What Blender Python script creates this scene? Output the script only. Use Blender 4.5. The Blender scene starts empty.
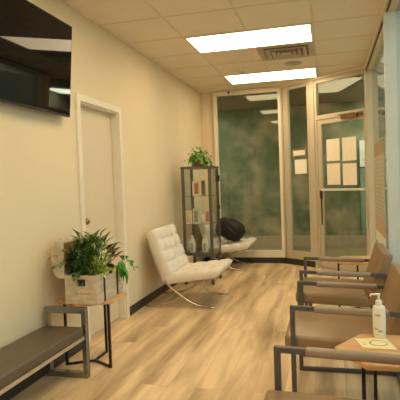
import bpy, bmesh, math, random
from mathutils import Vector, Matrix
PI = math.pi
scene = bpy.context.scene
col = scene.collection
random.seed(7)

# ------------------------------------------------------------------ materials
def new_mat(name):
    m = bpy.data.materials.new(name); m.use_nodes = True
    nt = m.node_tree; nt.nodes.clear()
    out = nt.nodes.new('ShaderNodeOutputMaterial')
    b = nt.nodes.new('ShaderNodeBsdfPrincipled')
    nt.links.new(b.outputs[0], out.inputs[0])
    return m, nt, b, out

def pmat(name, c, rough=.5, metal=0., var=.06, scale=8., bump=0., bscale=60., coat=0., stretch=(1, 1, 1), c2=None, detail=3):
    """procedural paint / plastic / metal with a little noise variation"""
    m, nt, b, out = new_mat(name)
    tc = nt.nodes.new('ShaderNodeTexCoord'); mp = nt.nodes.new('ShaderNodeMapping')
    mp.inputs['Scale'].default_value = stretch
    nt.links.new(tc.outputs['Object'], mp.inputs[0])
    n = nt.nodes.new('ShaderNodeTexNoise'); n.inputs['Scale'].default_value = scale; n.inputs['Detail'].default_value = detail
    nt.links.new(mp.outputs[0], n.inputs['Vector'])
    r = nt.nodes.new('ShaderNodeValToRGB')
    a = c2 if c2 else tuple(x * (1 - var) for x in c)
    d = c if c2 else tuple(min(1, x * (1 + var)) for x in c)
    r.color_ramp.elements[0].position = .35; r.color_ramp.elements[1].position = .65
    r.color_ramp.elements[0].color = (*a, 1); r.color_ramp.elements[1].color = (*d, 1)
    nt.links.new(n.outputs['Fac'], r.inputs[0]); nt.links.new(r.outputs[0], b.inputs['Base Color'])
    b.inputs['Roughness'].default_value = rough; b.inputs['Metallic'].default_value = metal
    b.inputs['Coat Weight'].default_value = coat
    if bump:
        n2 = nt.nodes.new('ShaderNodeTexNoise'); n2.inputs['Scale'].default_value = bscale
        nt.links.new(tc.outputs['Object'], n2.inputs['Vector'])
        bp = nt.nodes.new('ShaderNodeBump'); bp.inputs['Strength'].default_value = bump; bp.inputs['Distance'].default_value = .01
        nt.links.new(n2.outputs['Fac'], bp.inputs['Height']); nt.links.new(bp.outputs[0], b.inputs['Normal'])
    return m

def glass_mat(name, tint=(1, 1, 1), ior=1.5, rough=0.0):
    m = bpy.data.materials.new(name); m.use_nodes = True
    nt = m.node_tree; nt.nodes.clear()
    out = nt.nodes.new('ShaderNodeOutputMaterial'); mx = nt.nodes.new('ShaderNodeMixShader')
    t = nt.nodes.new('ShaderNodeBsdfTransparent'); g = nt.nodes.new('ShaderNodeBsdfGlossy')
    f = nt.nodes.new('ShaderNodeFresnel'); ge = nt.nodes.new('ShaderNodeNewGeometry'); mr = nt.nodes.new('ShaderNodeMapRange')
    mr.inputs['To Min'].default_value = ior; mr.inputs['To Max'].default_value = 1 / ior   # same reflectance on the entering and the leaving face
    nt.links.new(ge.outputs['Backfacing'], mr.inputs['Value']); nt.links.new(mr.outputs[0], f.inputs['IOR'])
    t.inputs['Color'].default_value = (*tint, 1); g.inputs['Roughness'].default_value = rough
    nt.links.new(f.outputs[0], mx.inputs[0]); nt.links.new(t.outputs[0], mx.inputs[1]); nt.links.new(g.outputs[0], mx.inputs[2])
    nt.links.new(mx.outputs[0], out.inputs[0])
    return m

def emit_mat(name, c, s):
    m, nt, b, out = new_mat(name)
    b.inputs['Base Color'].default_value = (.8, .8, .78, 1)
    b.inputs['Emission Color'].default_value = (*c, 1); b.inputs['Emission Strength'].default_value = s
    # faint prismatic grain of the acrylic diffuser
    tc = nt.nodes.new('ShaderNodeTexCoord'); v = nt.nodes.new('ShaderNodeTexVoronoi'); v.inputs['Scale'].default_value = 80
    bp = nt.nodes.new('ShaderNodeBump'); bp.inputs['Strength'].default_value = .2
    nt.links.new(tc.outputs['Object'], v.inputs['Vector']); nt.links.new(v.outputs['Distance'], bp.inputs['Height']); nt.links.new(bp.outputs[0], b.inputs['Normal'])
    return m

def floor_mat():
    m, nt, b, out = new_mat('oak_plank_vinyl')
    tc = nt.nodes.new('ShaderNodeTexCoord'); mp = nt.nodes.new('ShaderNodeMapping')
    mp.inputs['Rotation'].default_value = (0, 0, PI / 2)
    nt.links.new(tc.outputs['Object'], mp.inputs[0])
    br = nt.nodes.new('ShaderNodeTexBrick')
    br.inputs['Scale'].default_value = 1.0; br.inputs['Brick Width'].default_value = 1.22; br.inputs['Row Height'].default_value = .18
    br.inputs['Mortar Size'].default_value = .0011; br.inputs['Mortar Smooth'].default_value = .3
    br.inputs['Color1'].default_value = (0, 0, 0, 1); br.inputs['Color2'].default_value = (1, 1, 1, 1); br.inputs['Mortar'].default_value = (.5, .5, .5, 1)
    br.offset = .37
    nt.links.new(mp.outputs[0], br.inputs['Vector'])
    # grain: noise stretched along the plank, shifted per plank
    m2 = nt.nodes.new('ShaderNodeMapping'); m2.inputs['Scale'].default_value = (5.5, .7, 1)
    nt.links.new(tc.outputs['Object'], m2.inputs[0])
    add = nt.nodes.new('ShaderNodeVectorMath'); add.operation = 'MULTIPLY_ADD'
    nt.links.new(br.outputs['Color'], add.inputs[0]); add.inputs[1].default_value = (.5, .35, .3); nt.links.new(m2.outputs[0], add.inputs[2])
    n = nt.nodes.new('ShaderNodeTexNoise'); n.inputs['Scale'].default_value = 1.3; n.inputs['Detail'].default_value = 4; n.inputs['Roughness'].default_value = .5; n.inputs['Distortion'].default_value = .4
    nt.links.new(add.outputs[0], n.inputs['Vector'])
    r = nt.nodes.new('ShaderNodeValToRGB')
    e = r.color_ramp.elements; e[0].position = .28; e[0].color = (*FLOOR_D, 1); e[1].position = .62; e[1].color = (*FLOOR_L, 1)
    nt.links.new(n.outputs['Fac'], r.inputs[0])
    # per-plank tone
    hs = nt.nodes.new('ShaderNodeHueSaturation')
    mr = nt.nodes.new('ShaderNodeMapRange'); mr.inputs['To Min'].default_value = .95; mr.inputs['To Max'].default_value = 1.05
    nt.links.new(br.outputs['Color'], mr.inputs[0]); nt.links.new(mr.outputs[0], hs.inputs['Value']); nt.links.new(r.outputs[0], hs.inputs['Color'])
    mx = nt.nodes.new('ShaderNodeMix'); mx.data_type = 'RGBA'
    nt.links.new(br.outputs['Fac'], mx.inputs['Factor']); nt.links.new(hs.outputs[0], mx.inputs['A']); mx.inputs['B'].default_value = (FLOOR_D[0] * 1.2, FLOOR_D[1] * 1.2, FLOOR_D[2] * 1.2, 1)
    nt.links.new(mx.outputs['Result'], b.inputs['Base Color'])
    b.inputs['Roughness'].default_value = .42
    bp = nt.nodes.new('ShaderNodeBump'); bp.inputs['Strength'].default_value = .08; bp.inputs['Distance'].default_value = .01
    nt.links.new(n.outputs['Fac'], bp.inputs['Height']); nt.links.new(bp.outputs[0], b.inputs['Normal'])
    return m

def stripes_mat(name, base, ink, scale, duty=.35, axis='Z', breakup=30., rough=.6, extra=None):
    """paper with rows of fine illegible print"""
    m, nt, b, out = new_mat(name)
    tc = nt.nodes.new('ShaderNodeTexCoord'); sx = nt.nodes.new('ShaderNodeSeparateXYZ'); nt.links.new(tc.outputs['Generated'], sx.inputs[0])
    mu = nt.nodes.new('ShaderNodeMath'); mu.operation = 'MULTIPLY'; mu.inputs[1].default_value = scale; nt.links.new(sx.outputs[axis], mu.inputs[0])
    fr = nt.nodes.new('ShaderNodeMath'); fr.operation = 'FRACT'; nt.links.new(mu.outputs[0], fr.inputs[0])
    lt = nt.nodes.new('ShaderNodeMath'); lt.operation = 'LESS_THAN'; lt.inputs[1].default_value = duty; nt.links.new(fr.outputs[0], lt.inputs[0])
    n = nt.nodes.new('ShaderNodeTexNoise'); n.inputs['Scale'].default_value = breakup; nt.links.new(tc.outputs['Generated'], n.inputs['Vector'])
    gt = nt.nodes.new('ShaderNodeMath'); gt.operation = 'GREATER_THAN'; gt.inputs[1].default_value = .47; nt.links.new(n.outputs['Fac'], gt.inputs[0])
    ml = nt.nodes.new('ShaderNodeMath'); ml.operation = 'MULTIPLY'; nt.links.new(lt.outputs[0], ml.inputs[0]); nt.links.new(gt.outputs[0], ml.inputs[1])
    mx = nt.nodes.new('ShaderNodeMix'); mx.data_type = 'RGBA'; nt.links.new(ml.outputs[0], mx.inputs['Factor'])
    mx.inputs['A'].default_value = (*base, 1); mx.inputs['B'].default_value = (*ink, 1)
    res = mx.outputs['Result']
    for lo, hi, c in (extra or []):
        a = nt.nodes.new('ShaderNodeMath'); a.operation = 'GREATER_THAN'; a.inputs[1].default_value = lo; nt.links.new(sx.outputs['Z'], a.inputs[0])
        d = nt.nodes.new('ShaderNodeMath'); d.operation = 'LESS_THAN'; d.inputs[1].default_value = hi; nt.links.new(sx.outputs['Z'], d.inputs[0])
        g = nt.nodes.new('ShaderNodeMath'); g.operation = 'MULTIPLY'; nt.links.new(a.outputs[0], g.inputs[0]); nt.links.new(d.outputs[0], g.inputs[1])
        m2 = nt.nodes.new('ShaderNodeMix'); m2.data_type = 'RGBA'; nt.links.new(g.outputs[0], m2.inputs['Factor']); nt.links.new(res, m2.inputs['A']); m2.inputs['B'].default_value = (*c, 1)
        res = m2.outputs['Result']
    nt.links.new(res, b.inputs['Base Color']); b.inputs['Roughness'].default_value = rough
    return m

def leaf_mat(name, dark, light, scale=14., rough=.4):
    return pmat(name, light, rough, c2=dark, scale=scale, detail=2)

def s(r, g, b):   # sRGB 0-255 -> linear
    f = lambda v: ((v / 255 + .055) / 1.055) ** 2.4 if v > 10 else v / 255 / 12.92
    return (f(r), f(g), f(b))

FLOOR_L = s(238, 208, 164); FLOOR_D = s(166, 134, 100)
M = dict(
    wall=pmat('cream_wall_paint', s(230, 212, 180), .75, var=.012, scale=2, bump=.05, bscale=220),
    ceil=pmat('ceiling_tile', s(236, 222, 200), .9, var=.02, scale=5, bump=.25, bscale=160),
    grid=pmat('ceiling_grid_paint', s(224, 208, 184), .7),
    base=pmat('black_cove_base', s(50, 46, 44), .5),
    door=pmat('door_paint', s(224, 206, 178), .5, var=.01),
    trim=pmat('white_trim_paint', s(236, 224, 206), .45, var=.01),
    alu_tan=pmat('tan_door_frame_enamel', s(200, 188, 164), .4, var=.02),
    alu=pmat('cream_frame_enamel', s(236, 226, 204), .4, var=.02),
    alu_cool=pmat('grey_white_frame_enamel', s(206, 210, 208), .4, var=.02),
    glass=glass_mat('shopfront_glass', (.86, .93, .88)),
    clear=glass_mat('cabinet_glass', (.97, .99, .97)),
    bench_vinyl=pmat('brown_grey_vinyl', s(96, 81, 64), .5, var=.05, scale=6, bump=.15),
    bench_rail=pmat('pale_bench_rail', s(196, 182, 160), .35, metal=.5),
    steel=pmat('brushed_steel', s(146, 146, 144), .25, metal=.9, scale=4, stretch=(1, 1, 12)),
    chrome=pmat('chrome', s(214, 206, 192), .16, metal=1., var=.02),
    white_leather=pmat('white_leather', s(232, 222, 208), .42, var=.02, bump=.1, bscale=90),
    black_metal=pmat('black_metal', s(32, 30, 29), .4, metal=.3),
    gun=pmat('dark_grey_metal', s(90, 88, 88), .42, metal=.35),
    cab=pmat('cabinet_grey_metal', s(98, 90, 78), .45, metal=.3),
    vinyl=pmat('tan_vinyl', s(146, 116, 84), .3, var=.05, scale=4, bump=.12, bscale=40),
    vinyl_side=pmat('taupe_vinyl', s(150, 120, 90), .38, var=.05, scale=4, bump=.12, bscale=40),
    armpad=pmat('taupe_arm_pad', s(148, 130, 112), .4, var=.04, bump=.1),
    wood=pmat('honey_table_wood', s(226, 182, 128), .32, c2=s(202, 150, 98), scale=3, stretch=(1, 9, 1), detail=5, coat=.3),
    crate=pmat('whitewashed_wood', s(216, 202, 178), .7, c2=s(188, 170, 142), scale=5, stretch=(3, 1, 7), detail=5, bump=.3),
    crate_in=pmat('bare_brown_wood', s(132, 96, 56), .7, var=.2, scale=6, stretch=(1, 1, 6)),
    strap=pmat('dark_strap_iron', s(52, 44, 38), .5, metal=.4),
    stamp=pmat('faded_red_stamp', s(176, 112, 92), .8),
    plastic=pmat('white_plastic', s(238, 234, 222), .3, var=.01),
    tv=pmat('black_plastic', s(14, 13, 13), .3),
    brass=pmat('brushed_nickel_brass', s(150, 120, 82), .25, metal=.9),
    paper=pmat('cream_paper', s(255, 248, 232), .7, var=.01),
    booklet=pmat('cream_booklet_paper', s(238, 224, 172), .6, var=.03, scale=9),
    ink=pmat('black_ink', s(38, 36, 34), .6),
    bag=pmat('black_nylon', s(16, 15, 16), .6, var=.2, scale=10, bump=.5, bscale=26),
    pot=pmat('brown_wood_pot', s(150, 100, 56), .6, c2=s(112, 72, 40), scale=7, stretch=(1, 1, 4)),
    soil=pmat('potting_soil', s(50, 36, 24), .95, var=.3, scale=40, bump=.6),
    leaf_dark=leaf_mat('dark_green_leaf', s(24, 52, 22), s(66, 108, 44)),
    leaf_mid=leaf_mat('variegated_leaf', s(24, 56, 20), s(112, 140, 62), 34),
    leaf_lime=leaf_mat('lime_leaf', s(110, 146, 44), s(204, 214, 96), 26),
    leaf_green=leaf_mat('fresh_green_leaf', s(44, 112, 24), s(120, 190, 54), 22),
    leaf_red=leaf_mat('red_backed_leaf', s(80, 66, 40), s(134, 78, 48), 12),
    hall=None,
)

# ------------------------------------------------------------------ mesh helpers
def bm_box(bm, x0, y0, z0, x1, y1, z1, bev=0.):
    r = bmesh.ops.create_cube(bm, size=1)
    vs = r['verts']
    for v in vs:
        v.co = Vector((x0 + (v.co.x + .5) * (x1 - x0), y0 + (v.co.y + .5) * (y1 - y0), z0 + (v.co.z + .5) * (z1 - z0)))
    if bev:
        es = list({e for v in vs for e in v.link_edges})
        bmesh.ops.bevel(bm, geom=es, offset=bev, segments=2, affect='EDGES', profile=.6)
    return vs

def bm_cyl(bm, p, q, r0, r1=None, n=16):
    p, q = Vector(p), Vector(q); r1 = r0 if r1 is None else r1
    d = q - p
    mt = Matrix.Translation((p + q) / 2) @ d.to_track_quat('Z', 'Y').to_matrix().to_4x4()
    bmesh.ops.create_cone(bm, cap_ends=True, segments=n, radius1=r0, radius2=r1, depth=d.length, matrix=mt)

def bm_tube(bm, pts, r, n=8, flat=None):
    """sweep along pts; flat=(width_vector, w, t) makes a flat bar"""
    pts = [Vector(p) for p in pts]; rings = []
    for i, p in enumerate(pts):
        t = (pts[min(i + 1, len(pts) - 1)] - pts[max(i - 1, 0)]).normalized()
        if flat:
            w = Vector(flat[0]).normalized(); nn = t.cross(w).normalized()
            cs = [w * flat[1] / 2 + nn * flat[2] / 2, -w * flat[1] / 2 + nn * flat[2] / 2, -w * flat[1] / 2 - nn * flat[2] / 2, w * flat[1] / 2 - nn * flat[2] / 2]
            rings.append([bm.verts.new(p + c) for c in cs])
        else:
            a = Vector((0, 0, 1)) if abs(t.z) < .9 else Vector((1, 0, 0))
            u = t.cross(a).normalized(); v = t.cross(u).normalized()
            rr = r[i] if isinstance(r, (list, tuple)) else r
            rings.append([bm.verts.new(p + (u * math.cos(2 * PI * k / n) + v * math.sin(2 * PI * k / n)) * rr) for k in range(n)])
    m = len(rings[0])
    for a, b in zip(rings, rings[1:]):
        for k in range(m):
            bm.faces.new((a[k], a[(k + 1) % m], b[(k + 1) % m], b[k]))
    bm.faces.new(rings[0][::-1]); bm.faces.new(rings[-1])

def bm_lathe(bm, prof, c=(0, 0, 0), n=24):
    rings = []
    for r, z in prof:
        rings.append([bm.verts.new((c[0] + r * math.cos(2 * PI * k / n), c[1] + r * math.sin(2 * PI * k / n), c[2] + z)) for k in range(n)])
    for a, b in zip(rings, rings[1:]):
        for k in range(n): bm.faces.new((a[k], a[(k + 1) % n], b[(k + 1) % n], b[k]))
    bm.faces.new(rings[0][::-1]); bm.faces.new(rings[-1])

def bm_prism(bm, poly, z0, z1, bev=0.):
    lo = [bm.verts.new((x, y, z0)) for x, y in poly]; hi = [bm.verts.new((x, y, z1)) for x, y in poly]
    fs = [bm.faces.new(lo[::-1]), bm.faces.new(hi)]
    n = len(poly)
    for k in range(n): fs.append(bm.faces.new((lo[k], lo[(k + 1) % n], hi[(k + 1) % n], hi[k])))
    if bev: bmesh.ops.bevel(bm, geom=list({e for f in fs for e in f.edges}), offset=bev, segments=2, affect='EDGES')

def bm_oblong(bm, A, B, s0, s1, z0, z1, d0, d1):
    """box along the wall line A->B from distance s0..s1, z0..z1, offset d0..d1 along its normal (positive into the room)"""
    A = Vector((*A, 0)); B = Vector((*B, 0)); t = (B - A).normalized(); n = Vector((t.y, -t.x, 0))
    c = []
    for z in (z0, z1):
        for sv, dv in ((s0, d0), (s1, d0), (s1, d1), (s0, d1)):
            c.append(bm.verts.new(A + t * sv + n * dv + Vector((0, 0, z))))
    for f in ((3, 2, 1, 0), (4, 5, 6, 7), (0, 1, 5, 4), (1, 2, 6, 5), (2, 3, 7, 6), (3, 0, 4, 7)):
        bm.faces.new([c[i] for i in f])

def obj(name, bm, mat, parent=None, smooth=False, local=None):
    me = bpy.data.meshes.new(name)
    bmesh.ops.recalc_face_normals(bm, faces=bm.faces)
    if local is not None: bmesh.ops.translate(bm, verts=bm.verts, vec=-Vector(local))
    bm.to_mesh(me); bm.free()
    mats = mat if isinstance(mat, (list, tuple)) else [mat]
    for mm in mats: me.materials.append(mm)
    if smooth:
        for p in me.polygons: p.use_smooth = True
    o = bpy.data.objects.new(name, me); col.objects.link(o)
    if local is not None: o.location = local
    if parent: o.parent = parent
    return o

def B_(): return bmesh.new()
def tag(o, label, cat, group=None):
    o['label'] = label; o['category'] = cat
    if group: o['group'] = group
    return o
def thing(name, label, cat, loc=(0, 0, 0), rz=0, group=None):
    o = bpy.data.objects.new(name, None); col.objects.link(o); o.location = loc; o.rotation_euler = (0, 0, rz); o.empty_display_size = .1
    return tag(o, label, cat, group)
def struct(name, bm, mat, parent=None, smooth=False):
    o = obj(name, bm, mat, parent, smooth)
    if not parent: o['kind'] = 'structure'
    return o
def boxobj(name, dims, mat, parent=None, bev=0.):
    bm = B_(); bm_box(bm, *dims, bev=bev); return obj(name, bm, mat, parent)
def dup(root, loc, rz, label, group=None):
    r = root.copy(); col.objects.link(r); r.location = loc; r.rotation_euler = (0, 0, rz); r['label'] = label
    if group: r['group'] = group
    for ch in list(root.children):
        c = ch.copy(); col.objects.link(c); c.parent = r
        for g in ch.children:
            d = g.copy(); col.objects.link(d); d.parent = c
    return r

# ------------------------------------------------------------------ room dimensions (metres)
H = 2.676; YF = 7.56; XR = 2.43; YB = -3.4
A = (1.2, 7.58); Bc = (2.43, 6.66); LAB = math.hypot(Bc[0] - A[0], Bc[1] - A[1])

# floor / ceiling
bm = B_(); bm_prism(bm, [(-.12, YB - .1), (XR + .08, YB - .1), (XR + .08, 6.70), (1.2, 7.62), (-.12, 7.62)], -.05, 0)
struct('floor', bm, floor_mat())
bm = B_(); bm_prism(bm, [(-.12, YB - .1), (XR + .1, YB - .1), (XR + .1, 6.72), (1.2, 7.66), (-.12, 7.66)], H, H + .06)
struct('ceiling', bm, M['ceil'])
# ceiling grid (one exposed T-bar network)
bm = B_(); X1, X2 = .589, 1.809; Y0 = 4.613; T = .61; gw, gd = .008, .004
def gx(y, a, b): bm_box(bm, a, y - gw, H - gd, b, y + gw, H + .001)
def gy(x, a, b): bm_box(bm, x - gw, a, H - gd, x + gw, b, H + .001)
gy(X1, YB, YF); gy(X2, YB, 7.05)
for k in range(-14, 5):
    y = Y0 + T * k
    if y > YB: gx(y, 0, X2 if y > 6.7 else XR)
for k in range(-4, 1):
    gy(1.199, Y0 + T + k * 3 * T, Y0 + 3 * T + k * 3 * T)
struct('trim_1', bm, M['grid'])

# left wall with the door opening
DY0, DY1, DZ = 3.582, 4.33, 1.955
bm = B_()
bm_box(bm, -.12, YB, 0, 0, DY0, H); bm_box(bm, -.12, DY1, 0, 0, YF + .06, H); bm_box(bm, -.12, DY0, DZ, 0, DY1, H)
bm_box(bm, -.2, DY0 - .1, 0, -.13, DY1 + .1, DZ + .1)
struct('wall_left', bm, M['wall'])
bm = B_(); bm_box(bm, -.12, YB - .12, 0, XR + .1, YB, H); struct('wall_back', bm, M['wall'])
bm = B_(); bm_box(bm, 0, YB, 0, .012, DY0 - .06, .085, .002); bm_box(bm, 0, DY1 + .062, 0, .012, YF, .085, .002)
struct('baseboard_left', bm, M['base'])
bm = B_()
bm_box(bm, 0, YF - .03, 0, 1.2, YF - .012, .088, .002)
bm_oblong(bm, A, Bc, 0, .70, 0, .088, .022, .04)
struct('baseboard_front', bm, M['base'])

# door in the left wall
bm = B_(); bm_box(bm, -.11, DY0 + .012, .006, -.065, DY1 - .012, DZ - .012, .002)
d1 = struct('door_1', bm, M['door'])
bm = B_()
bm_box(bm, -.001, DY0 - .06, 0, .016, DY0, DZ + .055, .003); bm_box(bm, -.001, DY1, 0, .016, DY1 + .06, DZ + .055, .003)
bm_box(bm, -.001, DY0, DZ, .016, DY1, DZ + .055, .003)
bm_box(bm, -.12, DY0, 0, -.001, DY0 + .011, DZ); bm_box(bm, -.12, DY1 - .011, 0, -.001, DY1, DZ); bm_box(bm, -.12, DY0 + .011, DZ - .011, -.001, DY1 - .011, DZ)
c = obj('door_casing', bm, M['trim'], d1)
bm = B_(); bm_cyl(bm, (-.067, 3.643, .985), (-.052, 3.643, .985), .030, n=20); bm_cyl(bm, (-.052, 3.643, .985), (-.022, 3.643, .985), .011)
bmesh.ops.create_uvsphere(bm, u_segments=16, v_segments=10, radius=.027, matrix=Matrix.Translation((-.008, 3.643, .985)))
obj('door_knob', bm, M['brass'], d1, True)

# far window wall, left bit of wall + fixed glazing (section parallel to the room)
bm = B_(); bm_box(bm, 0, YF, 0, .20, YF + .06, H); struct('wall_front', bm, M['wall'])
def frame_x(bm, x0, x1, z0, z1, y=YF, d=.045): bm_box(bm, x0, y - d, z0, x1, y + .03, z1, .003)
bm = B_()
frame_x(bm, .205, .258, .088, H - .002); frame_x(bm, 1.20, 1.262, .088, H - .002)
frame_x(bm, .258, 1.20, .088, .195); frame_x(bm, .258, 1.20, 2.60, H - .002)
bm_box(bm, .258, YF - .06, 2.632, 1.20, YF - .045, 2.66)
w1 = struct('window_1', bm, M['alu'])
bm = B_(); bm_box(bm, .2, YF - .012, 0, 1.25, YF + .03, .087); obj('plinth', bm, M['base'], w1)
bm = B_(); bm_box(bm, .255, YF - .006, .19, 1.205, YF, 2.605); obj('pane', bm, M['glass'], w1)

# angled glazing beside the door
O = lambda bm, s0, s1, z0, z1, d0=-.03, d1=.03: bm_oblong(bm, A, Bc, s0, s1, z0, z1, d0, d1)
bm = B_()
O(bm, .075, .105, .088, H - .002); O(bm, .105, .125, .088, H - .002, -.03, .012); O(bm, .125, .20, .088, H - .002); O(bm, .20, .575, .088, .205); O(bm, .20, .575, 2.59, H - .002); O(bm, .575, .70, .0, H - .002)
O(bm, .655, .70, .0, H - .002, .03, .042); O(bm, .575, .60, .0, H - .002, .03, .038)
w2 = struct('window_2', bm, M['alu_tan'])
bm = B_(); O(bm, .195, .58, .2, 2.595, -.003, .003); obj('pane', bm, M['glass'], w2)
bm = B_(); O(bm, .0, .575, 0, .087, -.02, .022); obj('plinth', bm, M['base'], w2)

# glazed entrance door with transom (angled)
bm = B_()
O(bm, .70, .735, 0, H - .002); O(bm, 1.497, LAB, 0, H - .002); O(bm, .735, 1.497, 2.085, 2.145); O(bm, .735, 1.497, 2.59, H - .002)
O(bm, .735, 1.497, 0, .012, -.04, .05)
d2 = struct('door_2', bm, M['alu_tan'])
bm = B_()
O(bm, .74, .80, .02, 2.08, -.022, .022); O(bm, 1.476, 1.492, .02, 2.08, -.022, .022); O(bm, .80, 1.476, 2.02, 2.08, -.022, .022); O(bm, .80, 1.476, .02, .17, -.022, .022)
lf = obj('door_leaf', bm, M['alu_tan'], d2)
bm = B_(); O(bm, .795, 1.48, .165, 2.025, -.003, .003); obj('pane', bm, M['glass'], lf)
bm = B_(); O(bm, .735, 1.497, 2.14, 2.595, -.003, .003); obj('transom_pane', bm, M['glass'], d2)
bm = B_(); O(bm, .79, 1.475, 1.095, 1.125, .025, .05); obj('push_bar', bm, M['alu'], lf)
bm = B_(); O(bm, .765, .80, .985, 1.10, .022, .04); O(bm, .775, .788, .62, .987, .022, .034); obj('lock', bm, M['black_metal'], lf)
bm = B_(); O(bm, 1.16, 1.40, 2.045, 2.10, .03, .075); O(bm, 1.40, 1.47, 2.06, 2.11, .03, .055); cl = obj('door_closer', bm, M['brass'], d2)
bm = B_(); O(bm, 1.10, 1.36, 2.10, 2.112, .04, .062); obj('closer_arm', bm, M['gun'], cl)
cl['label'] = 'bronze coloured closer at the top of the door'

# right shopfront wall
bm = B_()
bm_box(bm, XR - .02, YB, 0, XR + .08, 6.66, .12)
for yy in (4.18, 2.1, .0, -2.1):
    bm_box(bm, XR - .065, yy, .12, XR + .08, yy + .055, 2.56, .004)
w3 = struct('window_3', bm, M['alu_cool'])
bm = B_(); bm_box(bm, XR - .02, YB, 2.56, XR + .08, 6.66, H); bm_box(bm, XR - .05, 6.40, .12, XR + .08, 6.60, 2.56, .004); obj('header', bm, pmat('tan_frame_enamel', s(206, 188, 156), .4, var=.02), w3)
bm = B_(); bm_box(bm, XR + .02, YB, .12, XR + .026, 6.60, 2.56); obj('pane', bm, M['glass'], w3)
bm = B_(); bm_box(bm, XR - .045, YB, H - .045, XR - .02, 6.62, H - .002); bm_oblong(bm, A, Bc, 0, LAB, H - .03, H - .002, .046, .062)
struct('trim_2', bm, M['alu'])
bm = B_(); bm_box(bm, XR - .027, YB, H - .075, XR - .0195, 6.62, H - .046); struct('shadow_gap_strip', bm, M['base'])  # dark strip standing in for the shadow gap below the ceiling trim

# ------------------------------------------------------------------ what lies beyond the glass
def hall_reflections_mat():  # green wall colour with blurred glass reflections painted in as mottling
    m, nt, b, out = new_mat('green_hall_wall')
    tc = nt.nodes.new('ShaderNodeTexCoord'); n = nt.nodes.new('ShaderNodeTexNoise'); n.inputs['Scale'].default_value = 2.2; n.inputs['Detail'].default_value = 4
    nt.links.new(tc.outputs['Object'], n.inputs['Vector'])
    r = nt.nodes.new('ShaderNodeValToRGB'); e = r.color_ramp.elements
    e[0].position = .36; e[0].color = (*s(86, 104, 74), 1); e[1].position = .7; e[1].color = (*s(190, 170, 140), 1)
    x = e.new(.52); x.color = (*s(132, 134, 110), 1)
    nt.links.new(n.outputs['Fac'], r.inputs[0]); nt.links.new(r.outputs[0], b.inputs['Base Color']); b.inputs['Roughness'].default_value = .6
    return m
HB = 9.3
bm = B_(); bm_box(bm, -1.6, HB, 0, 3.6, HB + .1, 2.63); bm_box(bm, -1.7, 7.7, 0, -1.6, HB, 2.63)
wh = struct('wall_hallway', bm, hall_reflections_mat())
bm = B_(); bm_box(bm, -1.6, HB - .02, 0, 3.6, HB, .22); struct('baseboard_hallway', bm, pmat('hall_base', s(190, 170, 150), .6))
bm = B_(); bm_box(bm, 2.46, HB - .035, .24, 2.95, HB - .005, 1.42, .004); tag(obj('teal_daylight_panel', bm, pmat('teal_daylight_panel', s(132, 160, 150), .5, var=.1, scale=3)), 'tall added panel painted teal for daylight in the hallway, seen through the glass door', 'panel')  # teal daylight beyond the door, painted onto an added board
bm = B_(); bm_box(bm, 2.46, HB - .035, 1.45, 2.95, HB - .005, 1.92, .004); tag(obj('pale_daylight_board', bm, pmat('pale_blue_daylight', s(236, 244, 250), .4, var=.12, scale=6)), 'added pale blue-white board painted for bright daylight above the teal panel', 'board')  # bright blue-white daylight put into the colour of an added board
bm = B_(); bm_prism(bm, [(-1.7, 7.62), (1.2, 7.62), (2.51, 6.70), (3.7, 6.7), (3.7, HB), (-1.7, HB)], -.05, -.001); struct('floor_hallway', bm, pmat('hall_floor', s(150, 132, 104), .5, scale=3))
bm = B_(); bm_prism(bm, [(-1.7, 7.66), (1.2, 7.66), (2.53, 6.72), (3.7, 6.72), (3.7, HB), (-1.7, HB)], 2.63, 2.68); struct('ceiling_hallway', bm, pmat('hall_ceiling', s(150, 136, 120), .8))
bm = B_(); bm_box(bm, 2.51, 6.66, 0, 3.6, 6.76, 2.7); bm_box(bm, 3.6, 6.66, 0, 3.7, HB, 2.7); bm_box(bm, -1.7, 7.62, 0, .0, 7.7, 2.7)
struct('wall_outer', bm, pmat('pale_tan_render', s(212, 200, 172), .8, scale=3))
bm = B_(); bm_box(bm, 2.52, -12, -.06, 16, 22, -.02); struct('floor_outside', bm, pmat('pavement', s(168, 168, 160), .9, scale=2, var=.1))
bm = B_(); bm_box(bm, 12, -12, -.02, 12.3, 22, 2.2); struct('wall_outside', bm, pmat('pale_facade', s(190, 196, 186), .8, scale=.6, var=.12))

# ------------------------------------------------------------------ ceiling lights
LIGHT_C = (1.0, .775, .47); LIGHT_S = 8.6
diff = emit_mat('lit_diffuser', LIGHT_C, LIGHT_S)
def make_light(loc, label):
    t = thing('ceiling_light', label, 'ceiling light', loc, 0, 'recessed ceiling lights')
    bm = B_(); w, d = .605, .300; f = .022; z0, z1 = -.010, -.0045
    bm_box(bm, -w, -d, z0, w, -d + f, z1); bm_box(bm, -w, d - f, z0, w, d, z1); bm_box(bm, -w, -d + f, z0, -w + f, d - f, z1); bm_box(bm, w - f, -d + f, z0, w, d - f, z1)
    obj('frame', bm, M['trim'], t)
    bm = B_(); bm_box(bm, -w + f, -d + f, -.008, w - f, d - f, -.0046); obj('diffuser', bm, diff, t)
    return t
lx = X1 + T
L0 = make_light((lx, Y0 + 3 * T + T / 2, H), 'lit rectangular ceiling panel nearest the glazed door wall')
dup(L0, (lx, Y0 + T / 2, H), 0, 'lit rectangular ceiling panel just in front of the square air vent')
for k in (1, 2, 3, 4):
    dup(L0, (lx, Y0 + T / 2 - 3 * T * k, H), 0, 'lit rectangular ceiling panel behind the viewer, seen only in reflections')

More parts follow.
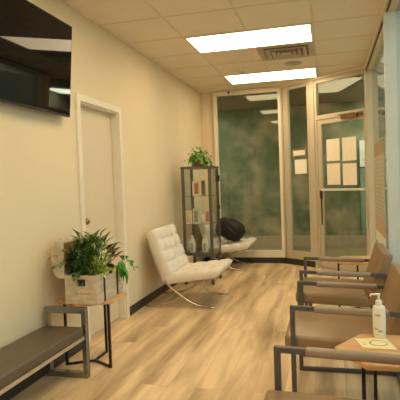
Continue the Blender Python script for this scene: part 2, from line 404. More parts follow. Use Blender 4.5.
# air vent, speaker, sprinkler, camera
t = thing('air_vent', 'square four-way ceiling air vent between the two lit panels', 'vent', (1.504, 5.528, H))
def ring(bm, a, b, z0, z1):   # square funnel ring from half-size a (z0) to b (z1)
    lo = [bm.verts.new((sx * a, sy * a, z0)) for sx, sy in ((-1, -1), (1, -1), (1, 1), (-1, 1))]
    hi = [bm.verts.new((sx * b, sy * b, z1)) for sx, sy in ((-1, -1), (1, -1), (1, 1), (-1, 1))]
    lo2 = [bm.verts.new(v.co + Vector((0, 0, -.004))) for v in lo]; hi2 = [bm.verts.new(v.co + Vector((0, 0, -.004))) for v in hi]
    for k in range(4):
        j = (k + 1) % 4
        bm.faces.new((lo[k], lo[j], hi[j], hi[k])); bm.faces.new((lo2[k], hi2[k], hi2[j], lo2[j]))
        bm.faces.new((lo[k], lo2[k], lo2[j], lo[j])); bm.faces.new((hi[k], hi[j], hi2[j], hi2[k]))
vm = pmat('vent_enamel', s(186, 170, 148), .5)
bm = B_(); ring(bm, .295, .235, -.006, -.010); obj('frame', bm, vm, t)
bm = B_()
for a, b in ((.215, .175), (.155, .12), (.10, .07)): ring(bm, a, b, -.030, -.012)
bm_box(bm, -.05, -.05, -.03, .05, .05, -.024); obj('louver', bm, vm, t)
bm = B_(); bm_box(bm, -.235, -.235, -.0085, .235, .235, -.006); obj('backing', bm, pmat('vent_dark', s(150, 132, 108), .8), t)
bm = B_(); bm_lathe(bm, [(.10, -.002), (.105, -.006), (.09, -.016), (.03, -.02), (.001, -.02)], (1.532, 6.118, H), 28)
tag(obj('ceiling_speaker', bm, vm, None, True), 'shallow round white disc on the ceiling behind the square vent', 'ceiling speaker')
t = thing('fire_sprinkler', 'small fire sprinkler head hanging beside the far lit panel', 'sprinkler', (.905, 6.13, H))
bm = B_(); bm_lathe(bm, [(.03, -.001), (.03, -.006), (.012, -.012), (.010, -.04), (.001, -.04)], n=16); obj('body', bm, M['trim'], t, True)
bm = B_(); bm_tube(bm, [(-.008, 0, -.038), (-.018, 0, -.055), (-.004, 0, -.072)], .003); bm_tube(bm, [(.008, 0, -.038), (.018, 0, -.055), (.004, 0, -.072)], .003)
bm_cyl(bm, (0, 0, -.070), (0, 0, -.076), .020); obj('deflector', bm, M['strap'], t)
t = thing('security_camera', 'small white round camera with black lens on the window header', 'camera', (.468, YF - .06, 2.632))
bm = B_(); bm_cyl(bm, (0, .0, 0), (0, -.05, 0), .034, n=24); obj('housing', bm, M['plastic'], t)
bm = B_(); bm_cyl(bm, (0, -.05, 0), (0, -.06, 0), .019, .016, n=20); obj('lens', bm, M['tv'], t)

# ------------------------------------------------------------------ television
t = thing('television', 'black flat television mounted high on the left wall', 'television', (.03, 2.73, 2.115))
tilt = .078
bm = B_(); bm_box(bm, -.018, -.585, -.33, .018, .572, .33, .006)
body = obj('casing', bm, M['tv'], t); body.location = (.053, 0, 0); body.rotation_euler = (0, tilt, 0)
bm = B_(); bm_box(bm, .0182, -.573, -.315, .0196, .561, .32)
mm, nt, b, out = new_mat('glossy_black_screen'); b.inputs['Base Color'].default_value = (.006, .005, .005, 1); b.inputs['Roughness'].default_value = .03; b.inputs['IOR'].default_value = 1.3
sc = obj('screen', bm, mm, body)
bm = B_(); bm_box(bm, -.0295, -.16, -.2, -.018, .16, .2); bm_box(bm, -.0185, -.12, -.16, .036, -.09, .16); bm_box(bm, -.0185, .09, -.16, .036, .12, .16); obj('wall_bracket', bm, M['gun'], t)

# ------------------------------------------------------------------ bench
t = thing('bench', 'low upholstered bench with steel loop ends along the left wall', 'bench', (0, 0, 0))
def loop(y, z1=.47, x0=.03, x1=.335, h=.038, w=.030):
    bm = B_(); bm_box(bm, x0, y - .02, 0, x1, y + .02, h, .002); bm_box(bm, x0, y - .02, z1 - h, x1, y + .02, z1, .002)
    bm_box(bm, x0, y - .02, h, x0 + w, y + .02, z1 - h, .001); bm_box(bm, x1 - w, y - .02, h, x1, y + .02, z1 - h, .001); return bm
obj('end_frame', loop(2.93), M['steel'], t); obj('end_frame', loop(1.35), M['steel'], t)
bm = B_(); bm_box(bm, .06, 1.372, .262, .325, 2.908, .285, .002); obj('seat_rail', bm, M['bench_rail'], t)
bm = B_(); bm_box(bm, .035, 1.375, .287, .325, 2.905, .350, .014); obj('cushion', bm, M['bench_vinyl'], t, True)

# ------------------------------------------------------------------ hexagonal side tables
def make_table(loc, rot_top, label, name='side_table', h=.48, legs=0.):
    t = thing(name, label, 'table', loc, 0, 'hexagonal side tables')
    R = .25
    bm = B_(); bm_prism(bm, [(R * math.cos(rot_top + PI / 3 * k), R * math.sin(rot_top + PI / 3 * k)) for k in range(6)], h - .022, h, .003)
    obj('table_top', bm, M['wood'], t)
    for a in (-30, 90, 210):
        a = math.radians(a + legs) + (rot_top - PI / 6) * .12; r = .195; x, y = r * math.cos(a), r * math.sin(a)
        bm = B_(); bm_box(bm, x - .008, y - .008, 0, x + .008, y + .008, h - .0225)
        obj('leg', bm, M['black_metal'], t)
    for nm, z in (('spoke_base', .008), ('top_support', h - .031)):
        bm = B_()
        for a in (-30, 90, 210):
            a = math.radians(a + legs) + (rot_top - PI / 6) * .12; r = .185
            bm_tube(bm, [(0, 0, z), (r * math.cos(a), r * math.sin(a), z)], 0, flat=((0, 0, 1), .015, .015))
        obj(nm, bm, M['black_metal'], t)
    return t
make_table((.235, 3.215, 0), PI / 6, 'hexagonal wooden table with thin black legs under the planted chest')
make_table((2.165, 2.352, 0), 0, 'hexagonal wooden table holding the pump bottle, between armchairs', legs=21)
make_table((2.155, 4.93, 0), 0, 'hexagonal side table beyond the farthest brown armchair, legs just visible')

# ------------------------------------------------------------------ planted chest
t = thing('wooden_chest', 'whitewashed wooden chest with open lid, used as a planter', 'chest', (0, 0, 0))
cx0, cx1, cy0, cy1, cz0, cz1 = .165, .402, 2.965, 3.385, .481, .675
bm = B_(); w = .014
bm_box(bm, cx0, cy0, cz0, cx1, cy0 + w, cz1, .002); bm_box(bm, cx0, cy1 - w, cz0, cx1, cy1, cz1, .002)
bm_box(bm, cx0, cy0 + w, cz0, cx0 + w, cy1 - w, cz1, .002); bm_box(bm, cx1 - w, cy0 + w, cz0, cx1, cy1 - w, cz1, .002)
bm_box(bm, cx0 + w, cy0 + w, cz0, cx1 - w, cy1 - w, cz0 + .015)
obj('body', bm, M['crate'], t)
bm = B_()   # domed lid standing open against the wall
lz0, lz1, n = .655, .905, 10
prof = []
for k in range(n + 1):
    a = PI * k / n; prof.append((.135 - .065 * math.sin(a) ** .7 if 0 < k < n else .135, (lz0 + lz1) / 2 - (lz1 - lz0) / 2 * math.cos(a)))
prof = [(.163, lz0)] + prof + [(.163, lz1)]
for ya, yb, off in ((cy0, cy1, 0),):
    a_ = [bm.verts.new((x, ya, z)) for x, z in prof]; b_ = [bm.verts.new((x, yb, z)) for x, z in prof]
    bm.faces.new(a_); bm.faces.new(b_[::-1])
    for k in range(len(prof) - 1): bm.faces.new((a_[k], a_[k + 1], b_[k + 1], b_[k]))
    bm.faces.new((a_[-1], a_[0], b_[0], b_[-1]))
lid = obj('lid', bm, M['crate'], t)
bm = B_(); bm_box(bm, .1635, cy0 + .012, lz0 + .012 + .02, .1665, cy1 - .012, lz1 - .012); obj('lining', bm, M['crate_in'], lid)
for z in (.70, .74, .78, .82, .855):
    bm = B_(); bm_box(bm, .092, cy0 - .004, z, .155, cy0 - .0005, z + .006); obj('batten', bm, M['crate'], lid)
bm = B_(); bm_box(bm, .262, cy0 - .006, .606, .318, cy0 - .0005, .650, .002); hd = obj('handle_plate', bm, M['strap'], t)
bm = B_(); bm_tube(bm, [(.272, cy0 - .010, .628), (.276, cy0 - .018, .618), (.304, cy0 - .018, .618), (.308, cy0 - .010, .628)], .003); obj('pull', bm, M['steel'], hd)
for yy in (3.065, 3.275):
    bm = B_(); bm_box(bm, cx1 + .0005, yy, cz0, cx1 + .004, yy + .02, cz1 - .004); obj('strap', bm, M['strap'], t)
bm = B_(); bm_box(bm, cx1 + .0005, 3.16, .655, cx1 + .009, 3.195, .672, .001); obj('latch', bm, M['strap'], t)
bm = B_()
random.seed(3)
for k in range(9):   # faded stamped lettering, unreadable in the photograph
    x = .245 + k * .012
    bm_box(bm, x, cy0 - .0012, .548 + random.uniform(-.004, .004), x + .005, cy0 - .0004, .562 + random.uniform(-.006, .008))
    bm_box(bm, x, cy0 - .0012, .550, x + .009, cy0 - .0004, .553)
obj('stamp', bm, M['stamp'], t)
for k, (px, pz) in enumerate(((3.14, .60), (3.14, .555), (3.24, .60), (3.24, .555))):
    pass
bm = B_(); bm_box(bm, cx0 + w + .001, cy0 + w + .001, cz0 + .016, cx1 - w - .001, cy1 - w - .001, cz1 - .02); obj('soil', bm, M['soil'], t)

# leaves
def leaf(bm, base, dirv, L, W, droop=.5, fold=.25, seg=6, up=Vector((0, 0, 1)), mi=0, shape='oval', twist=0.):
    d = Vector(dirv).normalized(); p = Vector(base); side = d.cross(up)
    if side.length < 1e-3: side = Vector((1, 0, 0))
    side.normalize(); side = Matrix.Rotation(twist, 3, d) @ side
    rows = []
    for i in range(seg + 1):
        u = i / seg
        if shape == 'oval': wv = W * math.sin(PI * min(1, u * .93 + .05)) ** .75
        elif shape == 'blade': wv = W * (1 - u) ** .6 * (.6 + .4 * min(1, u * 5))
        else: wv = W * (math.sin(PI * u ** .6) ** .8 if u < 1 else 0)    # heart
        nrm = side.cross(d).normalized()
        rows.append((bm.verts.new(p - side * wv / 2 + nrm * wv * fold), bm.verts.new(p), bm.verts.new(p + side * wv / 2 + nrm * wv * fold)))
        p = p + d * L / seg
        d = (d + Vector((0, 0, -1)) * droop / seg).normalized()
    for a, b in zip(rows, rows[1:]):
        for k in (0, 1):
            f = bm.faces.new((a[k], a[k + 1], b[k + 1], b[k])); f.material_index = mi; f.smooth = True
def stemleaf(bm, base, dirv, SL, L, W, droop, mi=0, smi=0, shape='heart', r=.0022, **kw):
    d = Vector(dirv).normalized(); p = Vector(base); pts = [p.copy()]
    for i in range(5):
        p = p + d * SL / 5; pts.append(p.copy()); d = (d + Vector((0, 0, -1)) * droop / 8).normalized()
    n0 = len(bm.faces); bm_tube(bm, pts, r, 5)
    bm.faces.ensure_lookup_table()
    for f in list(bm.faces)[n0:]: f.material_index = smi
    leaf(bm, p, d, L, W, droop, mi=mi, shape=shape, **kw)
def rnd(a, b): return random.uniform(a, b)
random.seed(11)
sz = .655
bm = B_()
for k in range(130):
    a = rnd(.8, 2 * PI); e = rnd(1.0, 1.45)
    leaf(bm, (.25 + rnd(-.05, .05), 3.06 + rnd(-.05, .05), sz), (math.cos(a) * math.cos(e), math.sin(a) * math.cos(e), math.sin(e)), rnd(.18, .33), rnd(.009, .017), rnd(.9, 2.4), shape='blade', seg=8)
tag(obj('spider_plant', bm, M['leaf_dark']), 'dark grassy plant with narrow arching leaves, left side of the chest', 'plant', None)
bm = B_()
for k in range(150):
    a = rnd(-PI, PI); e = rnd(.5, 1.45)
    stemleaf(bm, (.28 + rnd(-.06, .06), 3.17 + rnd(-.12, .12), sz), (math.cos(a) * math.cos(e), math.sin(a) * math.cos(e), math.sin(e)), rnd(.08, .27), rnd(.06, .10), rnd(.035, .058), rnd(.8, 1.8), fold=.15) if math.cos(a) < .3 or e > 1.15 else None
for k in range(26):
    a = rnd(-PI, PI); e = rnd(.8, 1.45)
    stemleaf(bm, (.27 + rnd(-.04, .04), 3.17 + rnd(-.06, .08), sz), (math.cos(a) * math.cos(e), math.sin(a) * math.cos(e), math.sin(e)), rnd(.16, .26), rnd(.07, .11), rnd(.03, .05), rnd(.8, 1.6), fold=.15)
tag(obj('variegated_plant', bm, M['leaf_mid']), 'tall variegated leafy plant rising highest above the chest', 'plant')
bm = B_()
for k in range(44):
    a = rnd(-2.6, 1.4); e = rnd(.2, 1.4)
    stemleaf(bm, (.335 + rnd(-.03, .03), 3.12 + rnd(-.05, .05), sz), (math.cos(a) * math.cos(e), math.sin(a) * math.cos(e), math.sin(e)), rnd(.05, .13), rnd(.035, .06), rnd(.024, .038), rnd(.3, 1.2), fold=.2)
tag(obj('lime_plant', bm, M['leaf_lime']), 'yellow-green bushy plant at the middle front of the chest', 'plant')
bm = B_()
for a, e, SL, L, W, dr in ((.2, 1.0, .11, .09, .07, .5), (.9, 1.1, .12, .09, .07, .6), (-.5, 1.2, .14, .08, .06, .6), (.5, 1.25, .15, .08, .065, .6)):
    stemleaf(bm, (.325, 3.27, sz), (math.cos(a) * math.cos(e), math.sin(a) * math.cos(e), math.sin(e)), SL, L, W, dr, mi=0, fold=.2)
tag(obj('red_leaf_plant', bm, M['leaf_red']), 'plant with broad reddish-brown leaves, right side of the chest', 'plant')
bm = B_()
for x, y, z in ((.412, 3.30, .71), (.42, 3.33, .72), (.415, 3.28, .69), (.42, 3.32, .67), (.405, 3.34, .71), (.422, 3.30, .66)):
    leaf(bm, (x, y, z), (rnd(.1, .3), rnd(-.3, .2), rnd(-.5, -.1)), rnd(.09, .13), rnd(.04, .055), 3.0, shape='oval')
pts = [(.385, 3.32, .665), (.43, 3.32, .72), (.47, 3.32, .735), (.505, 3.32, .71), (.525, 3.32, .65)]
bm_tube(bm, pts, .0025, 5)
for (x, y, z), d in zip(((.47, 3.32, .735), (.49, 3.32, .72), (.505, 3.32, .71), (.518, 3.32, .67), (.50, 3.32, .715)), ((.3, -.5, .6), (.8, -.3, -.1), (-.5, -.5, .3), (.9, .1, .1), (.4, -.6, -.6))):
    leaf(bm, (x, y, z), d, .045, .026, .6)
tag(obj('trailing_vine', bm, M['leaf_green']), 'bright green trailing vine spilling over the right corner of the chest', 'plant')

# ------------------------------------------------------------------ white tufted lounge chairs
def cushion_mesh(prof_bot, prof_top, y0, y1, nu=32, nv=32, tu=4, tv=4, amp=.024):
    """slab between two x-z edge lines (bottom, top); tufted on the top face"""
    bm = B_()
    (bx0, bz0), (bx1, bz1) = prof_bot; (tx0, tz0), (tx1, tz1) = prof_top
    top, bot = [], []
    nrm = Vector((-(tz1 - tz0), 0, tx1 - tx0)).normalized()
    if nrm.dot(Vector((tx0 - bx0, 0, tz0 - bz0))) < 0: nrm = -nrm
    for i in range(nu + 1):
        u = i / nu; rt, rb = [], []
        for j in range(nv + 1):
            v = j / nv
            ed = min(u, 1 - u, v, 1 - v); r = .03; k = max(0, 1 - ed / .06); inset = .010 * k * k
            pu = abs(math.sin(PI * tu * u)) ** .3; pv = abs(math.sin(PI * tv * v)) ** .3
            h = amp * (pu * pv - .6) if 0 < i < nu and 0 < j < nv else -amp * .6
            y = y0 + (y1 - y0) * v
            P = Vector((tx0 + (tx1 - tx0) * u, y, tz0 + (tz1 - tz0) * u)) + nrm * (h - inset)
            Q = Vector((bx0 + (bx1 - bx0) * u, y, bz0 + (bz1 - bz0) * u)) + nrm * (inset * .6)
            rt.append(bm.verts.new(P)); rb.append(bm.verts.new(Q))
        top.append(rt); bot.append(rb)
    for i in range(nu):
        for j in range(nv):
            bm.faces.new((top[i][j], top[i + 1][j], top[i + 1][j + 1], top[i][j + 1]))
            bm.faces.new((bot[i][j], bot[i][j + 1], bot[i + 1][j + 1], bot[i + 1][j]))
    for i in range(nu):
        bm.faces.new((top[i][0], bot[i][0], bot[i + 1][0], top[i + 1][0])); bm.faces.new((top[i][nv], top[i + 1][nv], bot[i + 1][nv], bot[i][nv]))
        bm.faces.new((top[0][i], top[0][i + 1], bot[0][i + 1], bot[0][i])); bm.faces.new((top[nu][i], bot[nu][i], bot[nu][i + 1], top[nu][i + 1]))
    return bm
def buttons(par, P0, P1, y0, y1, nrm, tu=4, tv=4):
    for i in range(1, tu):
        for j in range(1, tv):
            u, v = i / tu, j / tv
            p = Vector((P0[0] + (P1[0] - P0[0]) * u, y0 + (y1 - y0) * v, P0[1] + (P1[1] - P0[1]) * u)) - Vector(nrm) * .008
            bm = B_(); bmesh.ops.create_uvsphere(bm, u_segments=8, v_segments=5, radius=.007, matrix=Matrix.Translation(p)); obj('button', bm, M['white_leather'], par, True)
def spline(pts, n=28):
    out = []
    P = [Vector(p) for p in pts]; P = [P[0] * 2 - P[1]] + P + [P[-1] * 2 - P[-2]]
    for i in range(1, len(P) - 2):
        for k in range(n // (len(P) - 3)):
            t_ = k / (n // (len(P) - 3)); a, b, c_, d = P[i - 1:i + 3]
            out.append(.5 * ((2 * b) + (c_ - a) * t_ + (2 * a - 5 * b + 4 * c_ - d) * t_ ** 2 + (3 * b - a - 3 * c_ + d) * t_ ** 3))
    out.append(P[-2]); return out
def make_lounge(loc, label):
    t = thing('lounge_chair', label, 'chair', loc, 0, 'white tufted lounge chairs')
    yh = .335
    SB, ST = ((.255, .235), (.785, .312)), ((.235, .345), (.825, .408))
    bm = cushion_mesh(SB, ST, -yh, yh); seat = obj('seat', bm, M['white_leather'], t, True)
    BB, BT = ((.215, .262), (.045, .765)), ((.325, .35), (.150, .818))
    bm = cushion_mesh(BB, BT, -yh, yh); back = obj('backrest', bm, M['white_leather'], t, True)
    buttons(seat, ST[0], ST[1], -yh, yh, (-.1, 0, 1)); buttons(back, BT[0], BT[1], -yh, yh, (.93, 0, .35))
    fy = .30
    for sgn in (-1, 1):
        y = sgn * fy
        bm = B_(); pts = spline([(.765, y, .006), (.615, y, .02), (.511, y, .055), (.407, y, .118), (.324, y, .178), (.25, y, .245), (.172, y, .36), (.113, y, .53), (.052, y, .70)])
        bm_tube(bm, pts, 0, flat=((0, 1, 0), .032, .011)); obj('leg', bm, M['chrome'], t, True)
        bm = B_(); pts = spline([(.0 - .0 + .012, y, .006), (.131, y, .012), (.242, y, .034), (.319, y, .066), (.407, y, .118), (.517, y, .195), (.62, y, .262), (.76, y, .305)])
        bm_tube(bm, pts, 0, flat=((0, 1, 0), .030, .011)); obj('leg', bm, M['chrome'], t, True)
    for x, z in ((.755, .297), (.26, .222), (.045, .70)):
        bm = B_(); bm_tube(bm, [(x, -fy + .0155, z), (x, fy - .0155, z)], 0, flat=((1, 0, 0), .03, .008)); obj('cross_bar', bm, M['chrome'], t)
    return t
C1 = make_lounge((.02, 5.085, 0), 'white tufted lounge chair with crossed chrome legs, nearest, before the cabinet')
C2 = dup(C1, (.0, 7.14, 0), 0, 'white tufted lounge chair behind the glass cabinet with black bag on it')

# bag on the far lounge chair
t = thing('black_bag', 'slouched black bag leaning on the far white lounge chair', 'bag', (.50, 7.06, .545))
bm = B_(); bmesh.ops.create_uvsphere(bm, u_segments=32, v_segments=20, radius=1)
random.seed(5)
for v in bm.verts:
    x, y, z = v.co
    q = lambda c, p: math.copysign(abs(c) ** p, c)
    x, y, z = q(x, .75), q(y, .8), q(z, .75)
    r = 1 + .05 * math.sin(7 * x + 3 * z) * math.cos(5 * y) + .03 * math.sin(13 * z + 4 * x)
    v.co = Vector((x * .215 * r, y * .16 * r, z * .150 * r))
sh = obj('bag_body', bm, M['bag'], t, True); sh.rotation_euler = (0, math.radians(24), .1); sh.location = (0, 0, .03)
bm = B_()
bm_tube(bm, spline([(-.17, -.10, .09), (-.06, -.155, .10), (.07, -.16, .075), (.17, -.10, .03)]), 0, flat=((0, .2, 1), .022, .005))
o = obj('strap', bm, pmat('webbing', s(62, 50, 40), .6), t); o.rotation_euler = (0, math.radians(24), .1); o.location = (0, 0, .03)
bm = B_()
bm_tube(bm, spline([(-.18, -.075, .02), (-.05, -.155, .03), (.08, -.158, -.01), (.18, -.08, -.04)]), .005, 6)
o = obj('zipper', bm, M['gun'], t); o.rotation_euler = (0, math.radians(24), .1); o.location = (0, 0, .03)

# ------------------------------------------------------------------ glass display cabinet
X0, X1c, Y0c, Y1c, ZB, ZT = .135, .515, 5.87, 6.33, .365, 1.475
t = thing('display_cabinet', 'narrow grey metal and glass display cabinet beside the lounge chairs', 'cabinet', (0, 0, 0))
p = .034
for i, x in enumerate((X0, X1c - p)):
    for y in (Y0c, Y1c - p):
        bm = B_(); bm_box(bm, x, y, 0.0, x + p, y + p, ZT - .03, .002); obj('post', bm, M['cab'], t)
bm = B_(); bm_box(bm, X0 - .004, Y0c - .004, ZT - .029, X1c + .004, Y1c + .004, ZT, .003); obj('top_panel', bm, M['cab'], t)
bm = B_(); bm_box(bm, X0 + p, Y0c, ZB, X1c - p, Y0c + p, ZB + .032); bm_box(bm, X0 + p, Y1c - p, ZB, X1c - p, Y1c, ZB + .032)
bm_box(bm, X0, Y0c + p, ZB, X0 + p, Y1c - p, ZB + .032); bm_box(bm, X1c - p, Y0c + p, ZB, X1c, Y1c - p, ZB + .032)
bm_box(bm, X0 + p, Y0c + p, ZB + .01, X1c - p, Y1c - p, ZB + .024)
obj('bottom_frame', bm, M['cab'], t)
for z in (1.105, .755):
    bm = B_(); bm_box(bm, X0 + .008, Y0c + .012, z - .006, X1c - .008, Y1c - .012, z); obj('shelf', bm, M['clear'], t)
for dims in ((X0 + p, Y0c + .008, ZB + .034, X1c - p, Y0c + .011, ZT - .031), (X0 + p, Y1c - .011, ZB + .034, X1c - p, Y1c - .008, ZT - .031), (X0 + .004, Y0c + p, ZB + .034, X0 + .007, Y1c - p, ZT - .031), (X1c - .007, Y0c + p, ZB + .034, X1c - .004, Y1c - p, ZT - .031)):
    boxobj('glass_panel', dims, M['clear'], t)
bm = B_(); bm_box(bm, X1c, Y1c - .06, 1.28, X1c + .02, Y1c - .03, 1.36, .003); obj('door_handle', bm, M['black_metal'], t)
bm = B_(); bm_box(bm, X1c, Y1c - .06, .92, X1c + .015, Y1c - .035, .97, .003); obj('lock', bm, M['black_metal'], t)
# things on its shelves
def carton(name, x, y, z, w, d, h, c1, c2, label, cat='box', group='product boxes in the glass cabinet', rz=0.):
    tt = thing(name, label, cat, (x, y, z), rz, group)
    boxobj('carton', (-w / 2, -d / 2, 0, w / 2, d / 2, h), pmat('carton_' + name, c1, .5, var=.03), tt, .001)
    boxobj('printed_panel', (-w * .28, -d / 2 - .0015, h * .12, w * .28, -d / 2 - .0003, h * .88), pmat('print_' + name, c2, .5, var=.25, scale=30), tt)
Wt = s(236, 222, 196)
carton('product_box', .295, 6.02, 1.1055, .105, .04, .185, Wt, s(190, 110, 92), 'white box with red panel alone on the top cabinet shelf')
carton('picture_card', .36, 6.10, 1.1055, .05, .02, .19, s(150, 130, 100), s(110, 100, 86), 'thin dark-edged card behind the white box, top cabinet shelf', 'card')
carton('product_box', .190, 5.96, .7555, .085, .05, .165, s(240, 214, 170), s(238, 206, 160), 'plain cream box at the left of the middle cabinet shelf')
carton('product_box', .283, 6.00, .7555, .085, .04, .19, s(206, 206, 196), s(160, 138, 140), 'white box with pink and blue print, centre of the middle cabinet shelf')
carton('product_box', .425, 6.02, .7555, .075, .04, .17, s(226, 206, 176), s(200, 120, 104), 'cream box with pink panel at the right of the middle cabinet shelf')
def pouch(x, y, label):
    tt = thing('standing_bottle', label, 'bottle', (x, y, ZB + .0245), 0, 'white bottles on the bottom cabinet shelf')
    bm = B_(); bm_lathe(bm, [(.034, 0), (.042, .01), (.044, .10), (.038, .15), (.018, .185), (.016, .19)], n=20)
    for v in bm.verts: v.co.y *= .55
    obj('body', bm, M['plastic'], tt, True)
    bm = B_(); bm_lathe(bm, [(.017, .190), (.017, .215), (.012, .22)], n=16); obj('cap', bm, M['plastic'], tt, True)
    bm = B_(); bm_box(bm, -.012, -.027, .03, .012, -.0245, .12); obj('label_strip', bm, pmat('tan_print', s(180, 150, 120), .6), tt)
pouch(.225, 5.97, 'white bottle at the left of the bottom cabinet shelf')
pouch(.385, 5.99, 'white bottle at the right of the bottom cabinet shelf')
# plant on top
t = thing('potted_plant', 'small bushy green plant in a brown pot on top of the cabinet', 'plant', (.315, 6.06, ZT + .0005))
bm = B_(); bm_lathe(bm, [(.07, 0), (.078, .02), (.085, .10), (.08, .10), (.075, .085), (.001, .085)], n=24); obj('pot', bm, M['pot'], t, True)
random.seed(21); bm = B_()
for k in range(120):
    a = rnd(0, 2 * PI); e = rnd(-.1, 1.45)
    stemleaf(bm, (rnd(-.05, .05), rnd(-.05, .05), .09), (math.cos(a) * math.cos(e), math.sin(a) * math.cos(e), math.sin(e)), rnd(.04, .15), rnd(.04, .06), rnd(.035, .048), rnd(.8, 2.2), fold=.12, r=.0015)
for k in range(14):
    leaf(bm, (.11 + rnd(-.015, .05), rnd(-.05, .03), rnd(.02, .10)), (rnd(-.3, 1), rnd(-1, .3), rnd(-.6, .4)), .045, .034, .8)
obj('foliage', bm, M['leaf_green'], t)
bm = B_(); bmesh.ops.create_icosphere(bm, subdivisions=2, radius=.014, matrix=Matrix.Translation((.474, 6.10, ZT + .0138)))
for v in bm.verts: v.co.z = ZT + .0006 + (v.co.z - ZT) * .9
tag(obj('pebble', bm, M['strap'], None, True), 'tiny dark knob lying on the cabinet top, right of the plant', 'ornament')

# ------------------------------------------------------------------ brown armchairs
def rounded_slab(poly_xz, y0, y1, bev=.02, seg=4):
    bm = B_(); a = [bm.verts.new((x, y0, z)) for x, z in poly_xz]; b = [bm.verts.new((x, y1, z)) for x, z in poly_xz]
    fs = [bm.faces.new(a), bm.faces.new(b[::-1])]; n = len(a)
    for k in range(n): fs.append(bm.faces.new((a[k], b[k], b[(k + 1) % n], a[(k + 1) % n])))
    bmesh.ops.bevel(bm, geom=list({e for f in fs for e in f.edges}), offset=bev, segments=seg, affect='EDGES', profile=.5)
    return bm
def make_armchair(loc, label):
    t = thing('armchair', label, 'chair', loc, 0, 'brown armchairs along the shopfront glass')
    hw = .3225; b = .0125; AH = .595; SL = .034
    for sgn in (-1, 1):
        y = sgn * hw; bm = B_()
        bm_box(bm, 0, y - b, 0, .026, y + b, AH - .024, .002)
        bm_box(bm, .60, y - b, 0, .626, y + b, AH - .024 - SL * .6, .002)
        bm_box(bm, .026, y - b, 0, .60, y + b, .024, .002)
        n0 = len(bm.verts); bm_box(bm, 0, y - b, AH - .024, .626, y + b, AH, .002)
        for v in list(bm.verts)[n0:]: v.co.z -= SL * v.co.x      # the arm falls a little towards the back
        fr = obj('side_frame', bm, M['gun'], t)
        bm = rounded_slab([(.125, AH - .030 - SL * .125), (.50, AH - .030 - SL * .5), (.50, AH + .004 - SL * .5), (.125, AH + .004 - SL * .125)], y - .021, y + .021, .010, 3)
        obj('arm_pad', bm, M['armpad'], t, True)
    bm = B_(); bm_box(bm, .06, -hw + b, .315, .085, hw - b, .34); obj('seat_rail', bm, M['gun'], t)
    bm = B_(); bm_box(bm, .50, -hw + b, .295, .525, hw - b, .32); obj('seat_rail', bm, M['gun'], t)
    bm = B_(); bm_box(bm, .60, -hw + b, 0.0, .626, hw - b, .024); obj('rear_rail', bm, M['gun'], t)
    bm = rounded_slab([(-.035, .345), (.50, .322), (.48, .41), (-.035, .428)], -hw + b + .003, hw - b - .003, .022, 4)
    obj('seat', bm, M['vinyl'], t, True)
    bm = rounded_slab([(.462, .33), (.56, .33), (.662, .705), (.588, .728)], -hw + b + .003, hw - b - .003, .02, 4)
    obj('backrest', bm, M['vinyl'], t, True)
    return t
K1 = make_armchair((1.682, 4.005, 0), 'brown vinyl armchair farthest along the glass, nearest the door')
dup(K1, (1.690, 2.967, 0), 0, 'brown vinyl armchair in the middle, behind the pump bottle')
dup(K1, (1.672, 1.662, 0), math.radians(-.6), 'brown vinyl armchair nearest the viewer, in front of the wooden table')

# ------------------------------------------------------------------ bottle and booklet on the near table
t = thing('pump_bottle', 'white pump dispenser bottle standing on the near wooden table', 'bottle', (2.130, 2.522, .4805), .1); bt = t
bm = B_(); bm_lathe(bm, [(.031, 0), (.0335, .004), (.0335, .165), (.030, .176), (.016, .184), (.014, .186)], n=32); obj('body', bm, M['plastic'], t, True)
bm = B_(); bm_lathe(bm, [(.0175, .186), (.0175, .207), (.012, .211), (.006, .212), (.006, .236), (.009, .238), (.009, .248), (.002, .25)], n=20)
bm_box(bm, -.045, -.006, .239, .006, .006, .248, .003); bm_box(bm, -.047, -.004, .231, -.038, .004, .242, .002)
obj('pump_head', bm, M['plastic'], t)
bm = B_(); random.seed(9)
def mark(z, x0, n, hgt, step, wd=.0022):
    for k in range(n):
        x = x0 + k * step; y = -math.sqrt(max(.0335 ** 2 - (x + .001) ** 2, 0)) - .0008
        h = hgt * random.choice((1, .7, .7, 1.1))
        bm_box(bm, x, y, z, x + wd, y + .002, z + h)
        bm_box(bm, x, y, z + random.choice((0, h * .5)), x + step * .7, y + .002, z + random.choice((0, h * .5)) + wd * .8 + h * .5 * 0 + .0016)
mark(.128, -.026, 6, .012, .0042); obj('lettering', bm, M['ink'], t)
bm = B_(); mark(.050, -.027, 3, .012, .0048); mark(.040, -.010, 4, .010, .0046); obj('lettering', bm, M['ink'], t)
bm = B_(); mark(.022, -.024, 3, .004, .006, .0015); obj('lettering', bm, M['ink'], t)
for ch in t.children:
    for v in ch.data.vertices: v.co.z *= .87; v.co.x *= .9; v.co.y *= .9
t = thing('booklet', 'cream printed sheet with a black ring, lying on the near wooden table', 'booklet', (2.10, 2.42, .4805), 0)
bm = B_(); bm_prism(bm, [(-.058, -.068), (.091, -.080), (.056, .090), (-.092, .058)], 0, .003); obj('cover', bm, M['booklet'], t)
bm = B_(); N = 40; ro, ri = [], []
for k in range(N):
    a = 2 * PI * k / N
    ro.append((bm.verts.new((.015 + .040 * math.cos(a), .0 + .040 * math.sin(a), .0032)), bm.verts.new((.015 + .040 * math.cos(a), .0 + .040 * math.sin(a), .0038))))
    rr = .036 if (k % N) > 8 else .0385
    ri.append((bm.verts.new((.015 + rr * math.cos(a), rr * math.sin(a), .0032)), bm.verts.new((.015 + rr * math.cos(a), rr * math.sin(a), .0038))))
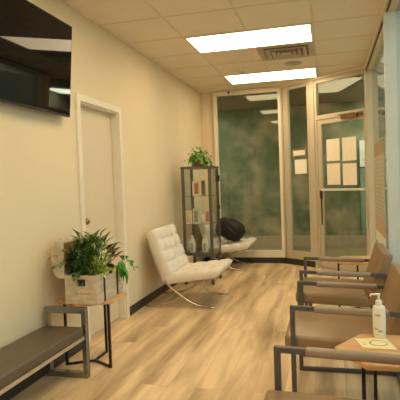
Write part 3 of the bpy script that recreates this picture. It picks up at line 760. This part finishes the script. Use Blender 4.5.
for k in range(N):
    j = (k + 1) % N
    bm.faces.new((ro[k][1], ro[j][1], ri[j][1], ri[k][1])); bm.faces.new((ro[k][0], ri[k][0], ri[j][0], ro[j][0]))
    bm.faces.new((ro[k][0], ro[j][0], ro[j][1], ro[k][1])); bm.faces.new((ri[k][0], ri[k][1], ri[j][1], ri[j][0]))
for x in (-.055, -.047): bm_box(bm, x, -.03, .0032, x + .004, -.022, .0038)
obj('ring_print', bm, M['ink'], t)

# ------------------------------------------------------------------ papers on the glass
def sheet(name, s0, s1, z0, z1, mat, label, cat='paper', group=None, d=.0075):
    bm = B_(); O(bm, s0, s1, z0, z1, .0036, d); return tag(obj(name, bm, mat), label, cat, group)
pm = stripes_mat('printed_paper', s(255, 246, 228), s(214, 196, 168), 22, .3)
G = 'paper notices taped to the glazed door'
sheet('paper_notice', .872, 1.085, 1.50, 1.80, pm, 'upper left of the four paper notices on the glass door', group=G)
sheet('paper_notice', 1.128, 1.342, 1.49, 1.80, pm, 'upper right of the four paper notices on the glass door', group=G)
sheet('paper_notice', .872, 1.085, 1.175, 1.465, pm, 'lower left of the four paper notices on the glass door', group=G)
sheet('paper_notice', 1.128, 1.342, 1.165, 1.455, pm, 'lower right of the four paper notices on the glass door', group=G)
bm = B_(); O(bm, .275, .535, 1.60, 1.70, .0036, .030); O(bm, .285, .30, 1.56, 1.72, .0036, .034)
O(bm, .515, .53, 1.56, 1.72, .0036, .034)
t = tag(obj('sign_holder', bm, pmat('grey_holder', s(140, 130, 116), .5)), 'grey sign holder on the narrow angled window beside the door', 'sign')
bm = B_(); O(bm, .30, .515, 1.615, 1.685, .0302, .033); obj('sign_strip', bm, pm, t)
sheet('hanging_notice', .30, .52, 1.345, 1.556, M['paper'], 'plain white sheet on the narrow angled window, under the holder', 'paper')
bm = B_(); bm_box(bm, XR + .0145, 5.25, .50, XR + .0185, 6.20, 1.66)
tag(obj('window_poster', bm, stripes_mat('poster_print', s(184, 176, 158), s(170, 160, 140), 26, .4, extra=[(.86, .99, s(158, 136, 108)), (.14, .26, s(196, 158, 138)), (.02, .12, s(232, 226, 212))])), 'tall printed poster on the right-hand shopfront glass near the door', 'poster')

# ------------------------------------------------------------------ light
w = bpy.data.worlds.new('World'); scene.world = w; w.use_nodes = True
bg = w.node_tree.nodes['Background']
sky = w.node_tree.nodes.new('ShaderNodeTexSky'); sky.sky_type = 'HOSEK_WILKIE'; sky.turbidity = 6; sky.sun_direction = (-.3, -.6, .7)
mixn = w.node_tree.nodes.new('ShaderNodeMix'); mixn.data_type = 'RGBA'; mixn.inputs['Factor'].default_value = .75
w.node_tree.links.new(sky.outputs[0], mixn.inputs['A']); mixn.inputs['B'].default_value = (.80, .92, .95, 1)
w.node_tree.links.new(mixn.outputs['Result'], bg.inputs[0]); bg.inputs[1].default_value = 2.1

# added fill lamps, kept out of view, to brighten the hallway beyond the glass
hd_m = emit_mat('hall_fill_glow', (1, .9, .72), 22)
for x, lb in ((-.95, 'unseen fill light added in the hallway beyond the glass, off to the left'), (3.1, 'unseen fill light added in the hallway beyond the glass, off to the right')):
    t = thing('hall_fill_light', lb, 'ceiling light', (x, 8.5, 2.629))
    bm = B_(); bm_box(bm, -.4, -.3, -.012, .4, .3, -.002); obj('diffuser', bm, hd_m, t)

# ------------------------------------------------------------------ camera
cam = bpy.data.cameras.new('Camera'); co = bpy.data.objects.new('Camera', cam); col.objects.link(co)
yaw, pitch, roll, fpx = .256167676, -.0346461475, -.0366329204, 492.2148
fw = Vector((-math.sin(yaw) * math.cos(pitch), math.cos(yaw) * math.cos(pitch), math.sin(pitch)))
rt = Vector((math.cos(yaw), math.sin(yaw), 0)); up = rt.cross(fw)
r2 = rt * math.cos(roll) + up * math.sin(roll); u2 = -rt * math.sin(roll) + up * math.cos(roll)
mw = Matrix((r2, u2, -fw)).transposed().to_4x4(); mw.translation = Vector((1.90797, 0, 1.26681))
co.matrix_world = mw
cam.sensor_width = 36; cam.lens = 36 * fpx / 400; cam.clip_start = .02
scene.camera = co
vs = scene.view_settings; vs.view_transform = 'Standard'; vs.look = 'None'; vs.gamma = 1; vs.use_curve_mapping = False; vs.exposure = 0.0
